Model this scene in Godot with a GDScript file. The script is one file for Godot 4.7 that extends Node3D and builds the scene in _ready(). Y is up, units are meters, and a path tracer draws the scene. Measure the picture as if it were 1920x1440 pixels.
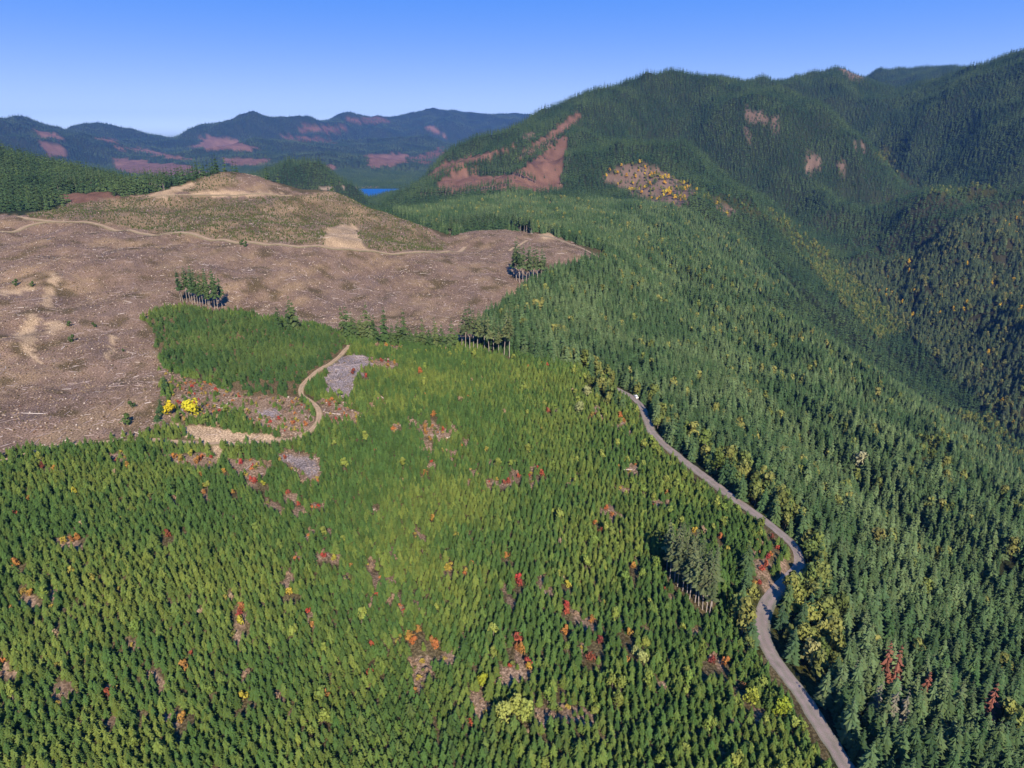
extends Node3D

# ---------------------------------------------------------------- camera model of the photograph (1920 x 1440 pixels)
const F := 1280.0
const PITCH := 0.34907
const EYE := Vector3(0, 180, 0)

func ray(u: float, v: float) -> Vector3:
	var a := (u - 960.0) / F
	var b := (720.0 - v) / F
	return Vector3(a, b * cos(PITCH) - sin(PITCH), -(b * sin(PITCH) + cos(PITCH)))

func pixel(p: Vector3) -> Vector2:
	var d := p - EYE
	var fw := -d.z * cos(PITCH) - d.y * sin(PITCH)
	if fw < 1.0:
		return Vector2(-9999, 9999)
	var up := d.y * cos(PITCH) - d.z * sin(PITCH)
	return Vector2(960.0 + F * d.x / fw, 720.0 - F * up / fw)

# ---------------------------------------------------------------- the lie of the land: points read off the photograph as pixel, pixel, metres ahead (and height of the trees on a skyline)
const LAND := [
	[0,1300,160],[0,1100,195],[0,900,262],[350,1300,165],[350,1100,205],[350,900,275],[700,1300,166],[700,1100,215],[700,950,275],[700,850,315],[800,750,375],
	[1000,1200,190],[1000,1000,257],[1000,850,330],[1000,750,400],[1200,1300,168],[1200,1100,222],[1200,950,281],[-400,1000,220],[-400,800,320],[-400,600,480],
	[1170,738,430],[1210,800,375],[1300,890,315],[1400,960,275],[1490,1040,245],[1450,1110,222],[1425,1170,205],[1480,1270,180],[1540,1355,160],
	[0,862,285],[200,838,300],[430,812,320],[560,822,318],[598,770,350],[565,740,368],[650,655,445],
	[0,750,350],[200,700,395],[100,620,460],[0,530,560],[200,530,570],[300,640,450],[450,610,490],[370,578,540],
	[0,425,800],[60,410,830],[300,440,750],[450,457,710],[620,465,720],[760,473,780],[870,466,900],[-300,420,850],
	[430,322,1050],[385,340,1020],[300,365,980],[485,342,1030],[545,365,1010],[640,367,1050],[560,400,930],[300,400,890],[150,395,890],
	[750,412,980],[820,450,930],[700,520,680],[600,560,600],[800,580,590],[900,600,560],[960,540,660],[900,480,800],[920,432,960],
	[1000,447,950],[1040,443,970],[1110,488,830],[900,658,470],[760,640,490],[640,610,520],[1000,665,465],
	[690,406,1500],[800,410,1400],[960,385,1650],[900,370,1800],[1000,405,1350],[1025,370,1750],[760,372,2100],
	[1150,420,1300],[1200,450,1200],[1300,480,1250],[1400,550,1150],[1300,600,800],[1200,650,600],[1100,600,650],[1100,690,480],[1250,720,480],[1400,750,520],[1550,800,540],[1500,650,850],[1600,700,840],[1750,850,620],[1850,1000,390],[1650,1000,330],[1650,1200,225],[1500,900,330],[1350,820,400],
	[1920,845,1000],[1800,730,1200],[1680,620,1450],[1580,520,1700],[1500,440,2000],[1440,400,2200],
	[1700,500,1720],[1900,600,1300],[1920,740,1090],[2200,500,1500],[1800,430,1760],[1640,470,1880],
	[900,340,2100],[830,350,2200],[1000,300,2300],[1050,345,2000],[1090,222,2750],[1100,330,2050],[1200,345,1950],[1350,330,2100],[1300,390,1700],
	[1180,215,2800],[1300,200,2850],[1380,270,2550],[1330,240,2700],[1690,340,2450],[1560,340,2300],[1500,390,2300],
	[1720,345,2620],[1730,250,2800],[1800,300,2500],[1850,220,2600],[1900,300,2300],[1650,180,3300],[1560,170,3300],
	[200,310,6300],[350,312,5600],[460,302,5800],[100,270,6300],
]
# skylines: the ground also falls away behind these. pixel, pixel, metres ahead, tree height, fall behind
const SKYLINE := [
	[330,287,6600,0,60],[425,272,7400,0,40],[560,268,7600,0,80],[660,264,8400,0,120],[730,264,8800,0,120],[810,268,9000,0,120],[890,285,9000,0,80],[610,292,6300,0,100],[700,298,6300,0,100],
	[1470,180,2900,22,70],[1540,207,2780,22,90],[1600,245,2620,22,90],[1660,300,2420,22,80],[1260,272,2350,22,80],[1340,305,2180,22,80],[1420,352,2020,22,60],
	[780,335,2500,22,60],[870,268,2650,22,90],[960,238,2850,22,120],[1060,198,3000,22,120],[1180,153,3100,22,140],[1240,135,3150,22,140],[1350,145,3250,22,120],[1430,153,3400,22,60],
	[1500,145,3700,22,60],[1580,132,4300,15,160],[1640,140,4300,15,70],[1650,158,5200,0,160],[1700,152,5200,0,160],[1770,165,5200,0,160],[1790,152,3300,22,200],[1850,122,2950,22,80],[1920,100,2850,22,80],[2100,60,2900,20,200],
	[1720,352,2060,25,60],[1820,352,1960,25,60],[1920,355,1860,25,60],[1600,412,2080,25,20],[2150,350,1800,25,80],
	[560,305,2450,20,90],[500,315,2450,20,90],[625,322,2450,20,90],[-200,262,1500,25,60],[0,282,1450,25,60],[100,293,1430,25,60],[220,322,1400,25,60],[310,346,1350,22,60],
	[-150,243,7300,0,400],[0,241,7200,0,350],[85,235,7200,0,150],[150,246,8200,0,400],[200,246,8800,0,400],[285,263,9000,0,350],[330,262,9000,0,300],[400,236,9000,0,400],[470,228,9200,0,400],[530,231,9300,0,250],[590,238,9600,0,100],
	[625,223,11000,0,500],[700,215,11300,0,500],[745,227,11500,0,450],[795,215,12000,0,500],[860,223,12500,0,500],[960,228,13000,0,500],
	[430,320,1065,0,50],[640,368,1060,0,60],[750,414,1000,0,50],[840,440,1020,0,30],[920,430,980,0,20],
]
# points on plan: metres right, metres ahead, height
const PLAN := [
	[-900,0,48],[-500,-50,38],[-200,-50,26],[0,-50,16],[120,0,10],[300,0,-60],[520,100,-155],[800,0,-330],[810,300,-325],[815,550,-318],[1150,100,-150],[1500,200,60],[1200,500,-100],[500,350,-130],[400,150,-95],
	[-900,3250,-95],[-700,3000,-92],[-650,3300,-92],[-560,2950,-70],[-500,3300,-72],[-800,3600,-92],[-900,4500,-95],[-300,4500,-95],[-1800,4500,-95],[-2600,4500,-80],[-3600,4500,-40],[-1000,5200,-95],[-1800,3200,-70],[-1300,2100,-45],[-700,1900,-60],[-440,2000,-78],[-490,2560,-86],[-620,2650,-90],[-900,1750,0],[-300,3400,-70],[-470,2300,-66],[-200,5200,-90],[0,4400,-80],
	[-3000,2500,60],[-2400,1600,120],[1750,1950,20],[1350,2300,0],[2050,2150,110],[3000,2500,300],[700,6000,100],[3000,5500,300],[0,9000,0],[-1500,1250,120],
	[1900,4000,300],[1100,4200,200],[0,3900,-60],
]

var AZ0 := deg_to_rad(-95.0)
var AZ1 := deg_to_rad(95.0)
const R0 := 60.0
const R1 := 15500.0
const NA := 700
const NR := 600
var hgt := PackedFloat32Array()
var dAZ: float
var dLR: float
var n_fine := FastNoiseLite.new()
var n_mid := FastNoiseLite.new()
var n_big := FastNoiseLite.new()
var n_huge := FastNoiseLite.new()
var n_patch := FastNoiseLite.new()
var n_spot := FastNoiseLite.new()

func noise_setup(n: FastNoiseLite, wave: float, kind: int, s: int, oct := 3, ftype := FastNoiseLite.FRACTAL_FBM):
	n.noise_type = kind
	n.seed = s
	n.frequency = 1.0 / wave
	n.fractal_type = ftype
	n.fractal_octaves = oct

func solve_land() -> Array:
	var px := PackedFloat64Array()
	var pz := PackedFloat64Array()
	var py := PackedFloat64Array()
	for c in LAND:
		var d := ray(c[0], c[1])
		var k: float = c[2] / -d.z
		px.append(d.x * k); pz.append(c[2]); py.append(180.0 + d.y * k)
	for c in SKYLINE:
		var d := ray(c[0], c[1])
		var k: float = c[2] / -d.z
		px.append(d.x * k); pz.append(c[2]); py.append(180.0 + d.y * k - c[3])
		px.append(d.x * k * 1.13); pz.append(c[2] * 1.13); py.append(180.0 + d.y * k - c[3] - c[4])
	for c in PLAN:
		px.append(c[0]); pz.append(c[1]); py.append(c[2])
	var n := px.size()
	var soft := PackedFloat64Array()
	for i in n:
		soft.append(pow(0.035 * sqrt(px[i] * px[i] + pz[i] * pz[i]) + 2.0, 2.0))
	var m := []
	for i in n:
		var row := PackedFloat64Array()
		row.resize(n + 2)
		for j in n:
			var dx := px[i] - px[j]
			var dz := pz[i] - pz[j]
			row[j] = sqrt(dx * dx + dz * dz + soft[j])
		row[n] = 1.0
		row[n + 1] = py[i]
		m.append(row)
	var last := PackedFloat64Array()
	last.resize(n + 2)
	for j in n:
		last[j] = 1.0
	m.append(last)
	var q := n + 1
	for c in q:
		var best: int = c
		for r in range(c + 1, q):
			if absf(m[r][c]) > absf(m[best][c]):
				best = r
		var t = m[c]; m[c] = m[best]; m[best] = t
		var top: PackedFloat64Array = m[c]
		for r in range(c + 1, q):
			var row: PackedFloat64Array = m[r]
			var f := row[c] / top[c]
			if f == 0.0:
				continue
			for k in range(c, q + 1):
				row[k] -= f * top[k]
			m[r] = row
	var w := PackedFloat64Array()
	w.resize(q)
	for c in range(q - 1, -1, -1):
		var s: float = m[c][q]
		for k in range(c + 1, q):
			s -= m[c][k] * w[k]
		w[c] = s / m[c][c]
	return [px, pz, soft, w, n]

# spurs and gullies that run down to the right and towards the viewer
func spur_noise(x: float, z: float) -> float:
	return n_mid.get_noise_2d((0.9 * x + 0.45 * z) * 1.35, (0.45 * x - 0.9 * z) * 0.35)

func make_heights():
	var t0 := Time.get_ticks_msec()
	var s := solve_land()
	print("solved ", Time.get_ticks_msec() - t0)
	var px: PackedFloat64Array = s[0]
	var pz: PackedFloat64Array = s[1]
	var soft: PackedFloat64Array = s[2]
	var w: PackedFloat64Array = s[3]
	var n: int = s[4]
	const CA := 100
	const CR := 110
	var im := Image.create(CA, CR, false, Image.FORMAT_RF)
	for i in CR:
		var r := R0 * exp(log(R1 / R0) * (i + 0.5) / CR)
		for j in CA:
			var a := AZ0 + (AZ1 - AZ0) * (j + 0.5) / CA
			var x := r * sin(a)
			var z := r * cos(a)
			var y := w[n]
			for k in n:
				var dx := x - px[k]
				var dz := z - pz[k]
				y += w[k] * sqrt(dx * dx + dz * dz + soft[k])
			im.set_pixel(j, i, Color(y, 0, 0))
	im.resize(NA, NR, Image.INTERPOLATE_CUBIC)
	print("coarse ", Time.get_ticks_msec() - t0)
	dAZ = (AZ1 - AZ0) / NA
	dLR = log(R1 / R0) / NR
	hgt = im.get_data().to_float32_array()
	for i in NR:
		var r := R0 * exp(dLR * (i + 0.5))
		var w1 := smoothstep(300.0, 900.0, r)
		var w2 := smoothstep(1100.0, 2200.0, r)
		var w3 := smoothstep(4500.0, 6500.0, r)
		for j in NA:
			var a := AZ0 + dAZ * (j + 0.5)
			var x := r * sin(a)
			var z := r * cos(a)
			var y := 1.3 * n_fine.get_noise_2d(x, z)
			var spur := smoothstep(150.0, 300.0, x) * (1.0 - smoothstep(1300.0, 1800.0, z)) * (1.0 - smoothstep(700.0, 850.0, x))
			if spur > 0.0:
				y += spur * 56.0 * (0.32 - absf(spur_noise(x, z)) * 1.6)
			var rough := smoothstep(840.0, 960.0, x) * smoothstep(800.0, 950.0, z) * (1.0 - smoothstep(1800.0, 2200.0, z))
			if rough > 0.0:
				y += rough * 80.0 * n_mid.get_noise_2d(x * 0.45 - z * 0.5 + 700.0, z * 0.75 + x * 0.4)
			y += (w1 * 3.0 + smoothstep(-60.0, -200.0, x) * smoothstep(320.0, 420.0, z) * (1.0 - smoothstep(900.0, 1100.0, z)) * 7.0) * (1.0 - spur) * n_mid.get_noise_2d(x * 1.3, z * 1.1)
			if w2 > 0.0:
				y += w2 * (1.0 - w3 * 0.5) * 58.0 * (n_big.get_noise_2d(x, z) - 0.18) * smoothstep(-95.0, 10.0, hgt[i * NA + j])
			if w3 > 0.0:
				y += w3 * 190.0 * (n_huge.get_noise_2d(x, z) - 0.25) * smoothstep(-95.0, 250.0, hgt[i * NA + j])
			hgt[i * NA + j] += y
	print("heights ", Time.get_ticks_msec() - t0)

func ground(x: float, z: float) -> float:   # z is the scene's own z (ahead is negative)
	var r := sqrt(x * x + z * z)
	var fi := clampf(log(maxf(r, 1.0) / R0) / dLR - 0.5, 0.0, NR - 1.001)
	var fj := clampf((atan2(x, -z) - AZ0) / dAZ - 0.5, 0.0, NA - 1.001)
	var i := int(fi)
	var j := int(fj)
	var k := i * NA + j
	fi -= i
	fj -= j
	return lerpf(lerpf(hgt[k], hgt[k + 1], fj), lerpf(hgt[k + NA], hgt[k + NA + 1], fj), fi)

func hit(u: float, v: float, from := 100.0) -> Vector3:
	var d := ray(u, v)
	d /= Vector2(d.x, d.z).length()
	var t := from
	while t < R1:
		var p := EYE + d * t
		if p.y < ground(p.x, p.z):
			var lo := t / 1.012
			var hi := t
			for k in 8:
				var m := (lo + hi) / 2.0
				var q := EYE + d * m
				if q.y < ground(q.x, q.z):
					hi = m
				else:
					lo = m
			var e := EYE + d * hi
			return Vector3(e.x, ground(e.x, e.z), e.z)
		t *= 1.012
	return Vector3.INF


# ---------------------------------------------------------------- what grows where: outlines read off the photograph, kept apart for near, middle and far ground
enum { YOUNG, OLD, BARE, REPLANT, SOIL, ROCK, DARKYOUNG, OPEN, WILD, CUT, OUTCROP, MIDYOUNG, FOREST, SAND, LEAFY, FARCUT, FARBROWN, PALE }
const MU := -480.0
const MW := 1440
const MH := 800
var near_map := PackedByteArray()
var mid_map := PackedByteArray()
var far_map := PackedByteArray()
const NEAR_AREAS := [
	[FOREST, [-480,200,1000,200,1000,420,780,420,700,390,640,362,420,322,290,362,150,375,60,404,0,402,-480,380]],
	[OLD, [1600,1600, 1545,1357, 1470,1260,1425,1170,1455,1110,1505,1050,1490,1010,1400,955,1300,880,1220,800,1170,736,1150,715,1090,690,990,668,920,658,880,640,905,598,960,560,1000,530,1060,500,1115,490,1135,490,1130,470,1090,460,1040,440,1000,435,840,440,700,380,700,300,2400,300,2400,1600]],
	[WILD, [1440,395,1510,450,1590,520,1690,620,1800,725,1920,840,2400,1100,2400,300,1440,300]],
	[LEAFY, [1500,440,1590,515,1700,625,1820,740,1930,860,1900,870,1780,760,1640,640,1540,530]],
	[BARE, [-480,380,0,402,60,405,150,375,290,362,400,327,430,322,480,327,560,362,640,360,720,390,780,417,835,447,880,432,920,426,1000,437,1040,440,1090,460,1115,487,1060,503,1000,530,960,563,915,605,885,642,850,640,760,634,700,630,640,620,560,606,420,585,340,573,290,580,270,600,300,660,310,700,300,740,330,760,325,800,280,812,200,826,80,838,0,858,-480,920]],
	[DARKYOUNG, [290,580,340,577,400,590,480,600,560,610,640,625,660,650,625,685,575,722,560,742,530,760,450,745,400,715,360,700,320,690,300,660,275,610]],
	[REPLANT, [50,402,150,380,250,370,290,366,400,372,540,368,640,362,720,392,780,418,845,462,830,470,690,470,620,462,560,455,450,453,330,440,200,420,60,406]],
	[REPLANT, [300,362,400,328,440,324,450,345,380,360]],
	[CUT, [108,364,200,360,222,369,150,382,118,378]],
	[SOIL, [610,430,640,421,675,424,672,440,692,470,614,462]],
	[SOIL, [95,515,110,520,103,560,92,585,78,570,74,548,90,545]],
	[SOIL, [45,590,75,585,72,620,62,650,82,682,50,668,25,630,42,615]],
	[SOIL, [90,600,115,605,118,620,95,625]],
	[SOIL, [205,625,220,640,212,670,200,675,208,650]],
	[SOIL, [0,545,40,540,85,542,40,550,0,556]],
	[SOIL, [324,786,345,796,372,800,420,806,475,810,535,822,515,829,470,827,410,834,362,820,328,802]],
	[SOIL, [400,825,418,822,415,855,402,885,394,870]],
	[SOIL, [275,368,350,343,372,343,350,355,310,372]],
	[SOIL, [350,365,420,358,500,360,545,364,480,368,380,370]],
	[SOIL, [1012,438,1035,436,1045,448,1020,448]],
	[OPEN, [450,740,560,745,590,775,590,800,560,822,480,805,440,775,330,770,330,700,400,720]],
	[OPEN, [300,690,400,718,440,770,340,790,325,750]],
	[OPEN, [690,668,745,678,742,694,690,692]],
	[OPEN, [700,640,760,650,740,660,700,655]],
	[OPEN, [520,845,600,850,612,900,590,912,560,900]],
	[OPEN, [300,850,400,850,410,880,340,880]],
	[OPEN, [420,855,520,870,500,905,440,890]],
	[OPEN, [600,745,650,750,680,780,660,800,610,790]],
	[OPEN, [80,880,130,878,125,892,85,895]],
	[OPEN, [200,848,240,850,235,862,205,862]],
	[ROCK, [608,700,625,680,650,666,690,670,698,682,680,705,660,745,612,740]],
	[ROCK, [525,852,590,860,606,882,600,900,575,895]],
	[ROCK, [480,768,520,765,525,780,490,783]],
	[LEAFY, [1130,700,1000,660,1100,680,1180,735,1210,745,1300,830,1380,880,1420,920,1480,960,1530,1010,1545,1060,1500,1050,1505,1030,1410,950,1320,875,1240,800,1205,750,1150,722]],
	[LEAFY, [1510,1060,1545,1090,1575,1180,1590,1260,1560,1310,1530,1310,1475,1235,1445,1180,1450,1130]],
	[LEAFY, [1110,700,1150,735,1165,770,1130,760,1100,725]],
	[LEAFY, [1400,1050,1440,1130,1420,1180,1440,1230,1400,1230,1370,1160]],
	[LEAFY, [1560,560,1620,590,1670,630,1660,640,1600,610]],
	[LEAFY, [1780,825,1790,880,1740,870,1700,830]],
]
const MID_AREAS := [
	[WILD, [1440,395,1510,450,1590,520,1690,620,1800,725,1920,840,2400,1100,2400,345,1920,350,1720,345,1600,405]],
	[LEAFY, [1430,380,1500,430,1590,515,1700,625,1640,640,1540,530,1460,430]],
	[LEAFY, [1660,270,1700,330,1725,345,1700,350,1640,290]],
	[LEAFY, [1720,350,1880,350,1860,372,1760,370,1720,360]],
	[LEAFY, [1290,360,1400,375,1460,420,1420,410,1350,390]],
	[MIDYOUNG, [735,398,790,372,900,376,960,362,1000,362,1020,380,1050,408,1060,435,1000,440,900,415,850,420,800,425,760,412]],
	[MIDYOUNG, [1045,355,1130,350,1180,375,1300,400,1420,470,1500,560,1300,560,1130,490,1040,420,1020,375]],
	[CUT, [820,345,860,320,905,318,950,325,965,322,985,305,1015,280,1062,253,1066,262,1052,357,1000,366,960,356,900,362,840,362,815,357]],
	[CUT, [793,337,828,308,870,297,960,276,962,283,900,300,850,315,806,338]],
	[CUT, [973,292,1030,250,1075,217,1092,210,1092,222,1050,256,1000,287,975,298]],
	[FOREST, [880,325,960,300,1010,285,1060,262,1000,300,985,312,960,328,915,330,885,328]],
	[OUTCROP, [982,250,1005,248,1003,260,980,263]],
	[OUTCROP, [1130,330,1165,310,1210,306,1260,330,1300,350,1310,362,1275,390,1230,388,1180,362,1140,345]],
	[OUTCROP, [1398,206,1428,208,1442,228,1402,234]],
	[OUTCROP, [1394,232,1408,256,1396,258]],
	[OUTCROP, [1440,222,1462,222,1455,238,1440,236]],
	[OUTCROP, [1520,288,1552,298,1522,326,1510,320]],
	[OUTCROP, [1560,300,1600,320,1602,336,1578,322]],
	[OUTCROP, [1600,262,1632,272,1628,282,1602,272]],
	[OUTCROP, [1338,372,1378,392,1368,408,1345,398]],
	[OUTCROP, [1575,128,1640,141,1652,150,1590,147]],
	[CUT, [108,362,200,358,222,367,150,380,118,376]],
	[CUT, [228,342,300,350,318,365,250,358]],
	[SAND, [598,349,640,350,716,350,716,353,640,354,598,357]],
]
const FAR_AREAS := [
	[FARCUT, [360,275,392,254,440,262,476,275,480,281,400,285]],
	[FARCUT, [212,302,232,297,300,305,350,310,425,335,395,343,330,338,210,320]],
	[FARCUT, [55,242,90,250,118,256,118,263,76,259]],
	[FARCUT, [68,268,96,268,126,280,122,292,100,297,85,286]],
	[FARCUT, [420,296,470,298,502,302,482,312,425,308]],
	[FARCUT, [692,288,772,290,768,304,742,315,688,314]],
	[FARCUT, [198,271,300,284,372,304,300,294]],
	[FARCUT, [178,256,226,262,222,266,182,260]],
	[FARCUT, [590,312,626,308,628,322,594,322]],
	[FARCUT, [800,232,842,250,836,258,806,244]],
	[FARBROWN, [530,254,590,256,642,268,622,270,540,262]],
	[FARBROWN, [548,236,600,240,650,232,640,250,570,248]],
	[FARBROWN, [640,222,720,218,738,228,660,232]],
	[FARBROWN, [770,300,830,275,835,290,800,308]],
]
# gaps in the plantation: pixel, pixel, radius across, radius up
const GAPS := [
	[785,1235,22,8],[780,1262,10,22],[800,1250,14,12],[835,1225,12,10],[855,1215,6,10],[965,1255,30,14],[975,1225,10,16],[945,1262,18,14],[895,1312,18,16],[1020,1338,30,16],[1060,1330,24,14],
	[735,1085,12,10],[705,1080,8,8],[695,1055,10,12],[740,1120,10,8],[780,1128,8,8],[755,1140,9,8],[700,1122,7,7],[735,1030,9,12],[702,955,8,8],[785,1000,7,7],[885,885,9,10],[875,900,7,8],
	[925,905,10,8],[970,890,12,10],[1000,900,10,14],[950,905,16,6],[1150,965,16,8],[1140,955,12,7],[1185,878,16,9],[1170,915,14,8],[1240,940,16,9],[1090,1165,12,7],[1100,1160,12,7],[1110,1167,8,5],
	[1075,1145,7,6],[1160,1155,7,6],[1090,1210,12,8],[1240,1275,10,8],[1065,900,7,9],[1000,880,8,8],[800,800,18,10],[830,815,20,12],[795,835,12,12],[850,800,9,9],[770,790,12,8],[735,800,9,12],[715,745,8,8],[690,760,9,9],
	[870,830,10,8],[810,870,8,8],[850,850,8,7],[920,870,8,8],[560,955,14,8],[590,945,12,9],[545,930,12,9],[500,940,16,8],[520,950,12,7],[470,905,12,10],[610,945,10,7],[620,990,8,8],[580,1000,7,9],[600,1040,9,7],[560,1040,7,9],
	[630,1040,14,7],[540,1080,12,9],[385,930,10,8],[290,928,14,7],[330,940,9,7],[130,1015,28,9],[100,1105,16,6],[50,1120,18,6],[60,1095,9,7],[95,1130,9,6],[120,1295,22,18],[10,1245,16,14],[30,1260,9,9],[290,1260,12,9],[300,1280,9,9],
	[460,1265,10,12],[450,1155,9,14],[440,1180,6,14],[320,1340,18,12],[250,1210,9,12],[210,1280,9,10],[205,1340,12,9],[580,1150,7,9],[590,1210,8,7],[520,1300,9,8],[545,1335,9,8],[1440,1095,14,12],[1430,1060,16,14],[1410,1040,8,7],
	[1310,1065,10,7],[1285,1060,9,9],[1470,1055,9,20],[645,1080,10,5],[1095,1335,20,12],[1220,1330,8,8],[1350,1240,9,7],[1335,1220,9,7],[1120,770,7,12],[1160,800,8,8],[1175,812,8,6],[1045,770,8,8],[1165,790,7,6],[1255,1120,8,9],[1015,1085,9,10],[1030,1100,8,8],[955,1127,7,7],[865,1120,7,5],
	[840,1060,9,12],[880,1065,7,12],[950,1100,7,7],[1300,1180,8,7],[1420,1330,14,10],[1370,1345,10,8],
]

func paint(map: PackedByteArray, areas: Array):
	for a in areas:
		var p: Array = a[1]
		var n := p.size() / 2
		var lo := 99999.0
		var hi := -99999.0
		for k in n:
			lo = minf(lo, p[k * 2 + 1]); hi = maxf(hi, p[k * 2 + 1])
		for row in range(maxi(0, int(lo / 2.0)), mini(MH, int(hi / 2.0) + 1)):
			var y := row * 2.0 + 1.0
			var xs := []
			for k in n:
				var x0: float = p[k * 2]
				var y0: float = p[k * 2 + 1]
				var x1: float = p[(k * 2 + 2) % (n * 2)]
				var y1: float = p[(k * 2 + 3) % (n * 2)]
				if (y0 <= y) != (y1 <= y):
					xs.append(x0 + (x1 - x0) * (y - y0) / (y1 - y0))
			xs.sort()
			for k in range(0, xs.size() - 1, 2):
				for c in range(clampi(int((xs[k] - MU) / 2.0), 0, MW), clampi(int((xs[k + 1] - MU) / 2.0), 0, MW)):
					map[row * MW + c] = a[0]

func make_maps():
	near_map.resize(MW * MH); mid_map.resize(MW * MH); far_map.resize(MW * MH)
	near_map.fill(YOUNG); mid_map.fill(FOREST); far_map.fill(FOREST)
	paint(near_map, NEAR_AREAS)
	paint(mid_map, MID_AREAS)
	paint(far_map, FAR_AREAS)
	for g in GAPS:
		var reach := 14.0 * clampf((g[1] - 600.0) / 600.0, 0.3, 1.2)   # trees in front hide the near part of a gap
		var wide: float = g[2] * 1.1
		var high: float = g[3] + reach * 0.5
		for row in range(int(g[1] - g[3]) / 2, int(g[1] + g[3] + reach) / 2 + 1):
			for c in range(int(g[0] - wide - MU) / 2, int(g[0] + wide - MU) / 2 + 1):
				var dx: float = (c * 2 + MU - g[0]) / wide
				var dy: float = (row * 2.0 - g[1] - reach * 0.5) / high
				if dx * dx + dy * dy < 0.8 + 0.5 * n_spot.get_noise_2d(c * 9.0, row * 9.0) and near_map[row * MW + c] == YOUNG:
					near_map[row * MW + c] = OPEN

func cover(p: Vector3) -> int:
	var q := pixel(p)
	var d := -p.z
	var wob := 6.0 if d < 4000.0 else 4.0
	q.x += wob * n_spot.get_noise_2d(p.x * 30.0 / (1.0 + d / 100.0), p.z * 30.0 / (1.0 + d / 100.0))
	if d > 4700.0:
		q.x += 14.0 * n_patch.get_noise_2d(p.x * 0.25, p.z * 0.25)
		q.y += 5.0 * n_patch.get_noise_2d(p.x * 0.25 + 70.0, p.z * 0.25)
	if d < 700.0:
		q.x += 13.0 * n_patch.get_noise_2d(p.x * 5.0, p.z * 5.0)
		q.y += 7.0 * n_patch.get_noise_2d(p.x * 5.0 + 70.0, p.z * 5.0)
	q.y += 0.5 * wob * n_spot.get_noise_2d(p.x * 30.0 / (1.0 + d / 100.0) + 500.0, p.z * 30.0 / (1.0 + d / 100.0))
	var c := clampi(int((q.x - MU) / 2.0), 0, MW - 1)
	var r := clampi(int(q.y / 2.0), 0, MH - 1)
	if d > 4700.0:
		return far_map[r * MW + c]
	if d > 1200.0 or (d > 1080.0 and p.x > -180.0):
		return mid_map[r * MW + c]
	return near_map[r * MW + c]

# ---------------------------------------------------------------- helpers
var taken := {}
func numbered(called: String) -> String:
	var k: int = taken.get(called, 0)
	taken[called] = k + 1
	return called if k == 0 else "%s_%03d" % [called, k]

func put(o: Node3D, called: String, parent: Node = self) -> Node3D:
	if parent == self:
		o.name = numbered(called)
		add_child(o)
	else:
		o.name = called
		parent.add_child(o, true)
	return o

func tag(o: Node3D, label: String, category: String, group := ""):
	o.set_meta("label", label)
	o.set_meta("category", category)
	if group:
		o.set_meta("group", group)

func lin(r: float, g: float, b: float) -> Color:
	return Color(r, g, b).linear_to_srgb()

func mat(c: Color, rough := 0.9) -> StandardMaterial3D:
	var m := StandardMaterial3D.new()
	m.albedo_color = c.linear_to_srgb()
	m.roughness = rough
	m.metallic_specular = 0.25
	m.vertex_color_use_as_albedo = true
	return m

func tinted(rough := 0.9) -> StandardMaterial3D:
	var m := StandardMaterial3D.new()
	m.vertex_color_use_as_albedo = true
	m.roughness = rough
	m.metallic_specular = 0.2
	return m

func mesh_of(v: PackedVector3Array, n: PackedVector3Array, m: Material, onto: ArrayMesh = null, c := PackedColorArray()) -> ArrayMesh:
	for k in range(0, v.size(), 3):   # front faces run clockwise
		if (v[k + 2] - v[k]).cross(v[k + 1] - v[k]).dot(n[k] + n[k + 1] + n[k + 2]) < 0.0:
			var a := v[k + 1]; v[k + 1] = v[k + 2]; v[k + 2] = a
			a = n[k + 1]; n[k + 1] = n[k + 2]; n[k + 2] = a
	var arr := []
	arr.resize(Mesh.ARRAY_MAX)
	arr[Mesh.ARRAY_VERTEX] = v
	arr[Mesh.ARRAY_NORMAL] = n
	if c.size() == v.size():
		arr[Mesh.ARRAY_COLOR] = c
	var out := onto if onto else ArrayMesh.new()
	out.add_surface_from_arrays(Mesh.PRIMITIVE_TRIANGLES, arr)
	out.surface_set_material(out.get_surface_count() - 1, m)
	return out

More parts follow.
